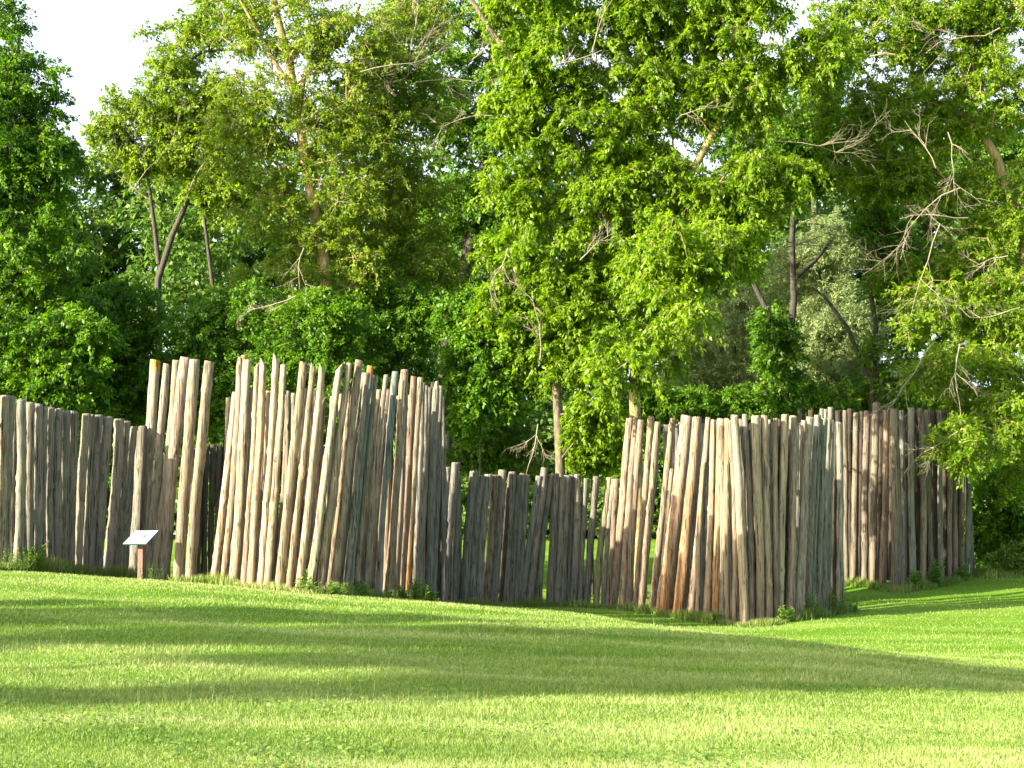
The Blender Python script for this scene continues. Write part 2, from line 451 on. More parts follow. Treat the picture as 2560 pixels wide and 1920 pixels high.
def dead_branch(parent, origin, px, py, d, ang, length, droop=0.0, spread=0.55, n=3, m='dead', rad=0.022):
    """bare twiggy branch; ang = direction in the picture in degrees, 0 right, 90 up"""
    tb = Tubes()
    def rec(p, a, tilt, L_, r_, lev):
        k = 5; pts = [p]; aa = a; q = p.copy()
        for s in range(k):
            aa += random.gauss(0, 0.14); tilt_ = tilt + random.gauss(0, 0.2)
            q = q + np.array([math.cos(aa) * math.cos(tilt_), math.sin(tilt_), math.sin(aa) * math.cos(tilt_)]) * L_ / k
            q[2] -= droop * L_ / k * (s / k)
            pts.append(q.copy())
        tb.add(pts, np.linspace(r_, r_ * 0.35, k + 1), 4)
        if lev > 0:
            for c in range(random.randint(n, n + 2)):
                f = random.randint(1, k)
                rec(pts[f].copy(), aa + random.choice([-1, 1]) * random.uniform(0.25, spread + 0.25), random.gauss(0, 0.5), L_ * random.uniform(0.35, 0.6), r_ * 0.5, lev - 1)
    st = np.array(W(px, py, d))
    rec(st, R(ang), 0.0, length, rad, 3)
    return link('dead_branch', tb.mesh('dead_branch', origin), M[m], parent)

NL = 0
def tree(name, label, cat, d, trunk, trad, blobs, nclus, per, leafm, barkm='bark', R0=0.6, size=0.14, aspect=0.5,
         droop=0.35, dead=(), twigrad=0.009, twkeep=1.0, group=None, limbs=()):
    global NL
    tw = [W(px, py, d + (dd[0] if dd else 0)) for px, py, *dd in trunk]
    bx = tw[0].x; by = tw[0].y; bz = g1(bx, by) - 0.2
    pts = [Vector((bx, by, bz))] + tw if tw[0].z > bz + 0.4 else [Vector((bx, by, bz))] + tw[1:]
    org = Vector((bx, by, bz + 0.2))
    root = thing(name, label, cat, org, group)
    P, v = sample_blobs(blobs, d, nclus)
    gp = gz(P[:, 0], P[:, 1]); P[:, 2] = np.maximum(P[:, 2], gp + 0.25)
    tb = Tubes()
    grow([np.array(p) for p in pts], trad, P, tb)
    for lb in limbs:
        lp = [np.array(W(px, py, d + (dd[0] if dd else 0))) for px, py, *dd in lb[1:]]
        tb.add(lp, np.linspace(lb[0], lb[0] * 0.45, len(lp)), 7)
    pos, D_, N_, sz, rnd, segs = foliage(P, per, R0, size, aspect, droop)
    twigs(tb, segs, droop, twigrad, twkeep)
    link('trunk', tb.mesh('trunk', org), M[barkm], root)
    if twigrad: pass
    link('crown', leaf_mesh('crown', pos, D_, N_, sz, aspect, rnd, org), M[leafm], root)
    NL += len(pos)
    for a in dead: dead_branch(root, org, *a)
    return root

TREES = 'trees of the wood behind the palisade'
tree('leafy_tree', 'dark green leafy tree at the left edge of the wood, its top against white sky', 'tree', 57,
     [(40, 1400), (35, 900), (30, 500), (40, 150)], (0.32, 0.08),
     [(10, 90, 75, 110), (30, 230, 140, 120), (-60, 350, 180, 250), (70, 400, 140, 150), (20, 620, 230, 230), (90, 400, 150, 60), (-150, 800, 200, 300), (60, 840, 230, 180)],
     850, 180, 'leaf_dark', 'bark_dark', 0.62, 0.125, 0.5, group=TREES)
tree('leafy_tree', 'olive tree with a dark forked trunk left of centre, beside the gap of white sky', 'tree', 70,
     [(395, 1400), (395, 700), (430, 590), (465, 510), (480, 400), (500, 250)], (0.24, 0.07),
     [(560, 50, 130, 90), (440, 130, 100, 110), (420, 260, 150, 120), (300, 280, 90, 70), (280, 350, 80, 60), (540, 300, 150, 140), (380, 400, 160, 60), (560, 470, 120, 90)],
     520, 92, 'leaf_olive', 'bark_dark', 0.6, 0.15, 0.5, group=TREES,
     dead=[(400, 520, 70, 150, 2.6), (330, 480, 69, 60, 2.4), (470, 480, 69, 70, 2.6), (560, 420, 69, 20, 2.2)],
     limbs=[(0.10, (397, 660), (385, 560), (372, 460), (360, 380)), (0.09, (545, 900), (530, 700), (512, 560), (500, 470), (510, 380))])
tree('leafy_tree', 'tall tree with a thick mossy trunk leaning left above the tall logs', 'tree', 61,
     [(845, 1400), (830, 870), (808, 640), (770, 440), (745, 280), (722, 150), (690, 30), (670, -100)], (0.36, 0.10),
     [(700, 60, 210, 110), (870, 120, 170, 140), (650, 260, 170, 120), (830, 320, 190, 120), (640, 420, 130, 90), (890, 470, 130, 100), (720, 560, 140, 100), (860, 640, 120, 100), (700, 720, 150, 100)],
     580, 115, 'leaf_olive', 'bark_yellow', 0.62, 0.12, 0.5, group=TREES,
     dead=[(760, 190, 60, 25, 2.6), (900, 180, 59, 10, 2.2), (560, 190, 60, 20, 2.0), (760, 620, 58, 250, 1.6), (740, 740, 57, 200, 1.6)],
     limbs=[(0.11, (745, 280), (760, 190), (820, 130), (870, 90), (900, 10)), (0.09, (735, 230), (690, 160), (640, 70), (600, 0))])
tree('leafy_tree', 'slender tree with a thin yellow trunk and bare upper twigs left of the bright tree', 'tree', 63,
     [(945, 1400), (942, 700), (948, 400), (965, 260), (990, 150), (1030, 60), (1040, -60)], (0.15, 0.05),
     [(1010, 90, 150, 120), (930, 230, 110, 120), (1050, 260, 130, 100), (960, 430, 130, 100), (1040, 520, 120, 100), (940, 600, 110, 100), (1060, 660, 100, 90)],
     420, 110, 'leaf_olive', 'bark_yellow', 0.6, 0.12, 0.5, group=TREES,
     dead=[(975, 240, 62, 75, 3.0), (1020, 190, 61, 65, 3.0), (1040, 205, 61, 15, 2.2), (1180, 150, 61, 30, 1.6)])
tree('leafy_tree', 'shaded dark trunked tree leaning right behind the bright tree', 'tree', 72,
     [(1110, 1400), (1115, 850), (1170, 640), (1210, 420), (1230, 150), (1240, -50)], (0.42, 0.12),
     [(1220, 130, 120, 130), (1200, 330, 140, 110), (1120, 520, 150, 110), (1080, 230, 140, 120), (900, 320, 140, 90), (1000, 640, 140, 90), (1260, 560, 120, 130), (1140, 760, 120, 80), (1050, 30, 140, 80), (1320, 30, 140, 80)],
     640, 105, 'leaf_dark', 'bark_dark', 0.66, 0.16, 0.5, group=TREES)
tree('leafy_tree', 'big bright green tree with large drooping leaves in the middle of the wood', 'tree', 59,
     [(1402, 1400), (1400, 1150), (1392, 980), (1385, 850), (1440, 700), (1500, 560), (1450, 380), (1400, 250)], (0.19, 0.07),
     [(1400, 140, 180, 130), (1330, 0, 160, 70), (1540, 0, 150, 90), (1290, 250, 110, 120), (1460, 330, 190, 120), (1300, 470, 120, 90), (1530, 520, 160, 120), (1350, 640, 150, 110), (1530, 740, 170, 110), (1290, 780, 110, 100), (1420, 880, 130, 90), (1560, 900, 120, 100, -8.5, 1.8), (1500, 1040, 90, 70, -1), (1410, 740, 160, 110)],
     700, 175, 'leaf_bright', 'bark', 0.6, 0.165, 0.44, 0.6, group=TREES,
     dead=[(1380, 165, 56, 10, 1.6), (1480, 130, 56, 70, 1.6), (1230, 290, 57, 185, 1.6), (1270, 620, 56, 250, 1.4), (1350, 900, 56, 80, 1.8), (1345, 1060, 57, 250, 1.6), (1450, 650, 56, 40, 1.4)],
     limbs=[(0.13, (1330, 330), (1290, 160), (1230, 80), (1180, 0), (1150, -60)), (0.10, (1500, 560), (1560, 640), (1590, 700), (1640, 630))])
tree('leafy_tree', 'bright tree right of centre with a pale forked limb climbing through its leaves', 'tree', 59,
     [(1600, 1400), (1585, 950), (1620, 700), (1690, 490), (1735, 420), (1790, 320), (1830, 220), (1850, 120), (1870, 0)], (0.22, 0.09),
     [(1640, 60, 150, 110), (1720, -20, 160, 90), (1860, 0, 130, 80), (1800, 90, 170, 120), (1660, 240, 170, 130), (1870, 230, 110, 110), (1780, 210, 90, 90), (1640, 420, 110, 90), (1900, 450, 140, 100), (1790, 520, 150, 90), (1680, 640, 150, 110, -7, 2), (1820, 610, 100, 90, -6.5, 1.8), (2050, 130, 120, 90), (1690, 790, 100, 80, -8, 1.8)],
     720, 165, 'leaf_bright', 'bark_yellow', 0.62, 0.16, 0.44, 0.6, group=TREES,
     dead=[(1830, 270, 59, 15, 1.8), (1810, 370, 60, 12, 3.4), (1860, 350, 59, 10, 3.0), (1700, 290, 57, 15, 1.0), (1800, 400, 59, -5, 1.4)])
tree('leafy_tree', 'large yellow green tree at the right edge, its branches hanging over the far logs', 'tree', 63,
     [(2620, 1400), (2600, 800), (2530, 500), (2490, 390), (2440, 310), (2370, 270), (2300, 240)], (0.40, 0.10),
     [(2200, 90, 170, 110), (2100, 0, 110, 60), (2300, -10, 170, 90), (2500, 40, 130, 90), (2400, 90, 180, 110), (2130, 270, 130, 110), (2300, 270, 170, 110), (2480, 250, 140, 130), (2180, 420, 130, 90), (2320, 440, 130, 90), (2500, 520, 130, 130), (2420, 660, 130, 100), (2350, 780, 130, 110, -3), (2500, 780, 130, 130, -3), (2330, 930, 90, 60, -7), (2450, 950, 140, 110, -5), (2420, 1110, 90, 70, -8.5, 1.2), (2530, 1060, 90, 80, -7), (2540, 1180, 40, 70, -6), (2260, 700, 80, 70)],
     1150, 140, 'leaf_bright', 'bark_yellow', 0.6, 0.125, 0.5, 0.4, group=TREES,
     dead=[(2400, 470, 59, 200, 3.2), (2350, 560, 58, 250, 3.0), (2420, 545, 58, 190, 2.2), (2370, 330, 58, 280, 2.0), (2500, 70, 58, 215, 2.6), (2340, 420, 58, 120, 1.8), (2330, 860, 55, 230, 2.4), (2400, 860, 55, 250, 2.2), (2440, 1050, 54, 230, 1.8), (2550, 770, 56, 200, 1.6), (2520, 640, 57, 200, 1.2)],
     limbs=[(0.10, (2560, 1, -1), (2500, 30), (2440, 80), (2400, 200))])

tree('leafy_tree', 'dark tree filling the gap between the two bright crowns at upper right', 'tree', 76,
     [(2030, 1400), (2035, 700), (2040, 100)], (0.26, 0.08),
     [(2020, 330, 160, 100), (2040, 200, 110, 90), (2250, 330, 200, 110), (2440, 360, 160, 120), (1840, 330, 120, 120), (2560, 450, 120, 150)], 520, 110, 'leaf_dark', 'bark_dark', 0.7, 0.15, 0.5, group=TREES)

# pale willows and thin dark trees behind them
WIL = 'pale silvery willows behind the right logs'
tree('willow', 'pale silvery willow showing between the bright tree and a dark leafy trunk', 'tree', 70,
     [(1800, 1400), (1800, 950), (1810, 750)], (0.16, 0.06),
     [(1790, 850, 140, 120), (1720, 960, 110, 90), (1850, 960, 110, 90), (1880, 750, 90, 80)], 360, 230, 'leaf_willow', 'bark', 0.75, 0.11, 0.32, 0.2, group=WIL, twkeep=0.1)
tree('willow', 'tall round pale willow left of the thin dark trunk, below bare white twigs', 'tree', 69,
     [(2080, 1400), (2085, 950), (2080, 650)], (0.16, 0.06),
     [(2070, 800, 110, 130), (2050, 940, 110, 90), (2090, 610, 90, 80), (1990, 660, 80, 60), (2140, 880, 80, 100)], 420, 230, 'leaf_willow', 'bark', 0.75, 0.11, 0.32, 0.2, group=WIL, twkeep=0.1,
     dead=[(1960, 620, 63, 20, 2.8), (1970, 605, 63, -5, 2.2), (1900, 660, 63, -20, 2.2), (2020, 560, 64, 10, 1.8)])
tree('ivy_clad_tree', 'dark trunked tree wrapped in shaded ivy between the two willows', 'tree', 66,
     [(1970, 1400), (1965, 950), (1985, 750), (1980, 600), (1990, 400), (2000, 250)], (0.20, 0.07),
     [(1950, 900, 60, 130), (1930, 820, 50, 90), (2000, 340, 110, 110), (1920, 1000, 110, 60), (2080, 420, 110, 90)], 240, 110, 'leaf_dark', 'bark_dark', 0.55, 0.15, 0.55, group=TREES,
     limbs=[(0.13, (1950, 850), (1910, 760), (1870, 680), (1850, 620)), (0.10, (1985, 700), (2040, 650), (2080, 600))])
tree('leafy_tree', 'thin dark tree with a twisting trunk right of the round willow', 'tree', 65,
     [(2180, 1400), (2180, 1000), (2190, 820), (2170, 680), (2200, 560), (2190, 400)], (0.16, 0.05),
     [(2200, 560, 90, 90), (2250, 680, 100, 110), (2190, 430, 90, 80), (2240, 920, 90, 110), (2120, 1000, 60, 60)], 260, 110, 'leaf_dark', 'bark_dark', 0.6, 0.15, 0.5, group=TREES,
     limbs=[(0.09, (2175, 960), (2120, 820), (2060, 740), (2040, 725))])

# understorey shrubs along the foot of the wood
SHR = 'shrubs at the foot of the wood'
shrubs = [
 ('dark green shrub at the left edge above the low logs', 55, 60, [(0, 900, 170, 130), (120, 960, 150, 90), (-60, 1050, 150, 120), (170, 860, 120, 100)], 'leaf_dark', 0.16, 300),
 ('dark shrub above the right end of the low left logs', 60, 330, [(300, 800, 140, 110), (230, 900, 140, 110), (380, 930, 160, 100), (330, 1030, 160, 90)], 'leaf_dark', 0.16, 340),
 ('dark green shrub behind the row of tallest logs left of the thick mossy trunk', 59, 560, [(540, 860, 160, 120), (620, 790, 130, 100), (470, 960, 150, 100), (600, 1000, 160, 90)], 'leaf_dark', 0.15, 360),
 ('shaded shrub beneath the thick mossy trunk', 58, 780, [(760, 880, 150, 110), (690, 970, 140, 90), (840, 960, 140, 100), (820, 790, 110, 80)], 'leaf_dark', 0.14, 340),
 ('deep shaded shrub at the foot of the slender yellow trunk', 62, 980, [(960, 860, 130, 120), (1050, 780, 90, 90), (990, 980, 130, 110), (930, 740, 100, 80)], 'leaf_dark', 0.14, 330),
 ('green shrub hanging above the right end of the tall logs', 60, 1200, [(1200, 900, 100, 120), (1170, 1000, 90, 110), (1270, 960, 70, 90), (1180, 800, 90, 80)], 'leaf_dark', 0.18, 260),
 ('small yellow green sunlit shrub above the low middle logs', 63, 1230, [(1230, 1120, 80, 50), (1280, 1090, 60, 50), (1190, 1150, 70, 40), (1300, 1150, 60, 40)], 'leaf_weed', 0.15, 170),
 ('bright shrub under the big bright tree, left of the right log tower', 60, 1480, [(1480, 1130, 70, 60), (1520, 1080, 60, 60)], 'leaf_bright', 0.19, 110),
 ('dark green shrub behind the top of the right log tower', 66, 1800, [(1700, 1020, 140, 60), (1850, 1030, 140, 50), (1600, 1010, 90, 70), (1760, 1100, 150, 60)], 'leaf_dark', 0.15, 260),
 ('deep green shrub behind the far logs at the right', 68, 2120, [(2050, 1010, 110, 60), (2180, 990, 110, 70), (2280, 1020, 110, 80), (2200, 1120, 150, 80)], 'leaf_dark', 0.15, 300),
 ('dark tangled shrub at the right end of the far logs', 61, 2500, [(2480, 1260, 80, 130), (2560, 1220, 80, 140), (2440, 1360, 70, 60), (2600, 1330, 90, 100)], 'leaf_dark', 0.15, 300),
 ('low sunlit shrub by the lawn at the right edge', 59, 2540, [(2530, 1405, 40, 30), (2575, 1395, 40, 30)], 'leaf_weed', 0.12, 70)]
for lab, d, bx, bl, lm, sz, nc in shrubs:
    tree('shrub', lab, 'shrub', d, [(bx, 1420), (bx, bl[0][1])], (0.07, 0.02), bl, int(nc * 1.1), 140, lm, 'bark_dark', 0.55, sz * 0.82, 0.5, group=SHR, twkeep=0.3)

# ---- far wood closing the view (reads as one mass)
P, v = sample_blobs([(a, 640 + random.uniform(-70, 60), 190, 330, random.uniform(-6, 8), 4) for a in range(-700, 3300, 130)] +
                    [(a, 1130, 190, 230, random.uniform(-8, 8), 4) for a in range(-700, 3300, 150)] +
                    [(a, 1265, 110, 95, -9, 3) for a in range(-700, 3300, 100)], 104, 8200)
pos, D_, N_, sz, rnd, segs = foliage(P, 85, 1.5, 0.34, 0.6, 0.3)
o = link('far_wood', leaf_mesh('far_wood', pos, D_, N_, sz, 0.6, rnd, (0, 0, 0)), M['leaf_far'])
o['kind'] = 'stuff'; o['label'] = 'distant wood of mixed green trees closing the view'; o['category'] = 'wood'

# ---- tall trees beside and behind the viewer: their crowns throw the streaks of shade over the lawn
def free_tree(label, x, y, crowns, nclus, per=90, tr=0.24):
    """crowns: (height, radius, half height, share)"""
    base = Vector((x, y, g1(x, y))); h = max(c[0] + c[2] for c in crowns)
    root = thing('leafy_tree', label, 'tree', base, 'trees beside the lawn')
    P = []
    for cz, r, rz, sh in crowns:
        for _ in range(int(nclus * sh)):
            v = rng.normal(size=3); v /= np.linalg.norm(v)
            P.append(np.array([x, y, base.z + cz]) + v * np.array([r, r, rz]) * rng.uniform(0.1, 1) ** 0.45)
    P = np.array(P); tb = Tubes()
    grow([np.array([x, y, base.z - 0.2]), np.array([x + 0.2, y, base.z + h * 0.5]), np.array([x, y + 0.2, base.z + h * 0.9])], (tr, 0.06), P, tb)
    pos, D_, N_, sz, rnd, segs = foliage(P, per, 0.7, 0.22, 0.5)
    link('trunk', tb.mesh('trunk', base), M['bark'], root)
    link('crown', leaf_mesh('crown', pos, D_, N_, sz, 0.5, rnd, base), M['leaf_olive'], root)
def along(p, s): return (p * 0.5 + s * 0.866, -p * 0.866 + s * 0.5)
free_tree('tall tree left of the lawn nearest the palisade', *along(-28.8, -28), [(14.4, 1.6, 2.3, .8), (12.2, 1.1, 1.2, .2)], 130)
free_tree('tall tree left of the viewer beside the lawn', *along(-25.2, -28), [(15.8, 1.9, 2.5, .85), (12.3, 1.0, 1.3, .15)], 240)
free_tree('high crowned tree beside the viewer left of the lawn', *along(-21.6, -28), [(16.2, 2.0, 2.4, 1)], 240)
free_tree('slim tree with a long narrow crown left of the viewer', *along(-18.6, -29), [(15.8, 1.3, 3.0, .8), (11.5, .7, 2.5, .2)], 190)
free_tree('slim young tree left of the lawn beside the palisade', *along(-31.6, -26), [(13.0, 0.5, 1.5, 1)], 30, tr=0.12)
free_tree('tree at the left beside the wood, beyond the low logs', -27, 54, [(9, 5, 8, 1)], 520)

# ------------------------------------------------------------------ log palisades
def dfun(knots):
    xs = [k[0] for k in knots]; ds = [k[1] for k in knots]
    return lambda x: float(np.interp(x, xs, ds))

def log_post(parent, pl, p_top, p_bot, r_top, r_bot, tint, cut='flat', low_tint=None, cap=None, label=None, wob=1.0):
    """one log: axis from p_bot to p_top with a gentle bend, knots, worn top"""
    base = Vector(p_bot); top = Vector(p_top)
    L_ = (top - base).length; ax = (top - base).normalized()
    ux = Vector((1, 0, 0)); ux = (ux - ax * ux.dot(ax)).normalized(); uy = ax.cross(ux)
    S, K = 22, 72
    th = np.arange(S) * 2 * math.pi / S
    ph = rng.uniform(0, 6.28, 6)
    fs = np.linspace(0, 1, K)
    bend = (np.sin(fs * math.pi * 1.0) * rng.normal(0, 0.028) + np.sin(fs * 6.3 + ph[0]) * 0.009 + np.sin(fs * 14 + ph[3]) * 0.004) * wob
    bend2 = np.sin(fs * math.pi) * rng.normal(0, 0.02)
    rad = r_bot + (r_top - r_bot) * fs
    rad = rad * (1 + 0.035 * np.sin(fs * 17 + ph[1]) + 0.03 * np.sin(fs * 37 + ph[2]))
    RR = rad[:, None] * (1 + 0.05 * np.sin(2 * th[None, :] + ph[4]) + 0.03 * np.sin(3 * th[None, :] + ph[5] + fs[:, None] * 2) + rng.normal(0, 0.012, (K, S)))
    kn = np.zeros((K, S))
    TT, FF = np.meshgrid(th, fs * L_)
    for _ in range(random.randint(14, 24)):
        ta = random.uniform(0, 6.28); fa = random.uniform(0.3, L_ - 0.1)
        dt = np.abs((TT - ta + math.pi) % (2 * math.pi) - math.pi) * rad[:, None]
        dz = FF - fa
        g = np.exp(-(dt / 0.032) ** 2 - (dz / 0.060) ** 2)
        RR += g * random.choice([0.020, 0.030, 0.014, -0.008])
        if random.random() < 0.5: kn = np.maximum(kn, 0.95 * np.exp(-(dt / 0.017) ** 2 - (dz / 0.030) ** 2))
    fz = fs * L_
    Zc = np.repeat(fz[:, None], S, 1)
    a0 = rng.uniform(0, 6.28)
    if cut == 'slant':      # bevelled to one side
        sl = rng.choice([-1, 1]) if isinstance(cut, str) else 1
    off = {'flat': 0.10, 'slant': 1.1, 'slantL': 1.2, 'slantR': 1.2, 'point': 0.2}[cut]
    dirc = {'slantL': math.pi, 'slantR': 0.0}.get(cut, a0)
    topw = np.clip((fs - 0.90) / 0.10, 0, 1)[:, None] ** 1.0
    Zc = Zc - topw * off * r_top * (1 - np.cos(TT - dirc)) * (1.0) * (fs[:, None] >= 0.90)
    if cut == 'point':
        RR *= np.where(fs[:, None] > 0.96, 1 - 0.55 * (fs[:, None] - 0.96) / 0.04, 1)
    else:
        RR[-1] *= 0.93
    Px = bend[:, None] + RR * np.cos(TT); Py = bend2[:, None] + RR * np.sin(TT)
    A_ = np.array(ux); B_ = np.array(uy); C_ = np.array(ax)
    V = Px[..., None] * A_ + Py[..., None] * B_ + Zc[..., None] * C_
    V = V.reshape(-1, 3)
    capc = V[-S:].mean(0)
    V = np.vstack([V, V[-S:] * 0.97 + capc * 0.03 + C_ * 0.0, capc - C_ * 0.006])
    fa_ = []
    i_ = np.arange(K - 1)[:, None] * S; j_ = np.arange(S)[None, :]; jn = (j_ + 1) % S
    quads = np.stack([i_ + j_, i_ + jn, i_ + S + jn, i_ + S + j_], -1).reshape(-1, 4).tolist()
    c0 = K * S; cc = c0 + S
    for q in range(S):
        quads.append([(K - 1) * S + q, (K - 1) * S + (q + 1) % S, c0 + (q + 1) % S, c0 + q])
        quads.append([c0 + q, c0 + (q + 1) % S, cc])
    me = bpy.data.meshes.new('log'); me.from_pydata(V.tolist(), [], quads)
    nv = len(V)
    hh = np.concatenate([np.repeat(fs, S), np.ones(S + 1)])
    lt = np.array(low_tint if low_tint is not None else tint); tt = np.array(tint)
    wgt = np.clip(1.15 - hh * 1.5 + 0.12 * np.sin(hh * 9 + ph[0]), 0, 1)[:, None]
    colr = tt * (1 - wgt) + lt * wgt
    if cap is not None:
        cw = np.clip((hh - 0.93) / 0.05, 0, 1)[:, None] * (0.55 + 0.45 * np.concatenate([np.tile(np.cos(th - 5.6), K), np.ones(S + 1)])[:, None].clip(-1, 1))
        colr = colr * (1 - cw.clip(0, 1)) + np.array(cap) * cw.clip(0, 1)
    else:
        colr[-S - 1:] = colr[-S - 1:] * 1.15 + 0.01
    at = me.attributes.new('tint', 'FLOAT_COLOR', 'POINT')
    at.data.foreach_set('color', np.hstack([colr, np.ones((nv, 1))]).astype(np.float32).ravel())
    at = me.attributes.new('knot', 'FLOAT', 'POINT')
    at.data.foreach_set('value', np.concatenate([kn.ravel(), np.zeros(S + 1)]).astype(np.float32))
    me.polygons.foreach_set('use_smooth', [True] * (len(me.polygons) - 2 * S) + [False] * (2 * S))
    me.update()
    o = link('log', me, M['log'], parent, base - pl)
    if label: o['label'] = label
    return o

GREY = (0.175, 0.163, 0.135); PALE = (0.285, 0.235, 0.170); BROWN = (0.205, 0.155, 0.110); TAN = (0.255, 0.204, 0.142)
COOL = (0.182, 0.172, 0.146); SHADE_TINT = (0.055, 0.046, 0.036); FAR = (0.165, 0.140, 0.105); ORNG = (0.235, 0.125, 0.050); BLUE = (0.140, 0.150, 0.152)  # the near-black tone paints gap shade into recessed and inner logs

def section(label, cat, tf, depth, posts, default=GREY, low=None, jit=0.03, ws=1.0):
    ox, oy, s = tf
    xs = [ox + p[2] * s for p in posts]
    xm = sum(xs) / len(xs); dm = depth(xm)
    c = W(xm, 1400, dm); pl = Vector((c.x, dm, g1(c.x, dm)))
    root = thing('palisade', label, cat, pl)
    for p in posts:
        xt, yt, xb, yb, wt = p[:5]; wb = p[5] if len(p) > 5 and p[5] else wt * 1.08; wt = wt * ws; wb = wb * ws
        kw = dict(p[6]) if len(p) > 6 else {}
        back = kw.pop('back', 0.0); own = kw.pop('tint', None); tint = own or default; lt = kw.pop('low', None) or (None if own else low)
        sxb = ox + xb * s; d = depth(sxb) + back + random.uniform(-jit, jit)
        top = W(ox + xt * s, oy + yt * s, d); bot = W(sxb, oy + yb * s, d)
        dr = (bot - top) / (top.z - bot.z)
        zt = g1(bot.x, bot.y) - 0.25
        bot2 = top + dr * (top.z - zt)
        v = random.uniform(0.86, 1.12)
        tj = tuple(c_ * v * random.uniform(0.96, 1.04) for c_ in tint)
        lj = tuple(c_ * v for c_ in lt) if lt else None
        log_post(root, pl, top, bot2, wt * s * d / F / 2, wb * s * d / F / 2, tj, low_tint=lj, **kw)
    return root

K = lambda **k: k
# 1 -- low row at the left, running away from the viewer
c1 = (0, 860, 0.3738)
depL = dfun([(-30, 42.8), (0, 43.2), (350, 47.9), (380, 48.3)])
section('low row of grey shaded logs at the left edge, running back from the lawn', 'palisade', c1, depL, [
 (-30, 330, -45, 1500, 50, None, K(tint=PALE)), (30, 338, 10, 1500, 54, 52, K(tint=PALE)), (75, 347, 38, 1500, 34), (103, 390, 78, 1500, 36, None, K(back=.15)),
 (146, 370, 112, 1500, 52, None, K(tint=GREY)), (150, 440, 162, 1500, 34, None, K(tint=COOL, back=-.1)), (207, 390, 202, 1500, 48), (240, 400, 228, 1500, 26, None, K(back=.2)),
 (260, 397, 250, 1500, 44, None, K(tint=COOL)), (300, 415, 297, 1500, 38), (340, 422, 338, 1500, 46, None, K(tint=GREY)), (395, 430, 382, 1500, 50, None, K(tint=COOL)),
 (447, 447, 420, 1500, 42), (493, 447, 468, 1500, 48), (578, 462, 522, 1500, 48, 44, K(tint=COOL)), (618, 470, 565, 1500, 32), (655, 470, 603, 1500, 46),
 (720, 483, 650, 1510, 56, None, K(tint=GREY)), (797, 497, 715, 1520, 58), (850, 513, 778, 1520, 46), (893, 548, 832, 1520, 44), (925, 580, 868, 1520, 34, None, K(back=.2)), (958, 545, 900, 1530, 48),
 (990, 560, 935, 1530, 34, None, K(back=.15, tint=SHADE_TINT))], GREY, ws=1.22, jit=0.012)
# 2 -- gate side: six tall logs
depT = dfun([(350, 48.0), (400, 46.7), (440, 44.8), (500, 43.5)])
section('cluster of six tall sunlit logs right of the small sign', 'palisade', c1, depT, [
 (1040, 105, 940, 1530, 70, 62, K(tint=PALE, cap=(0.40, 0.19, 0.01), label='log with an orange stained top')), (1118, 132, 985, 1530, 50, 54, K(tint=PALE)),
 (1184, 105, 1045, 1540, 58, 70, K(tint=PALE)), (1245, 85, 1105, 1545, 74, 66, K(tint=PALE, low=GREY)), (1300, 98, 1190, 1575, 72, 72, K(tint=PALE, low=TAN)), (1400, 112, 1275, 1580, 66, 74, K(tint=PALE, low=TAN))], PALE, TAN)
# 3 -- inner logs in the opening, their deep shade put into the tint
c2 = (480, 860, 0.3978)
depI = dfun([(480, 52), (600, 53)])
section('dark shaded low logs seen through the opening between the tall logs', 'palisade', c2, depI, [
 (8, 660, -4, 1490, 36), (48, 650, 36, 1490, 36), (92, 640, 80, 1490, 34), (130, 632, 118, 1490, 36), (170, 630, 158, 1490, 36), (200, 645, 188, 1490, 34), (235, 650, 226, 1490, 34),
 (275, 645, 262, 1490, 36), (315, 660, 305, 1490, 36), (355, 650, 345, 1490, 38), (395, 650, 388, 1490, 36)], SHADE_TINT)
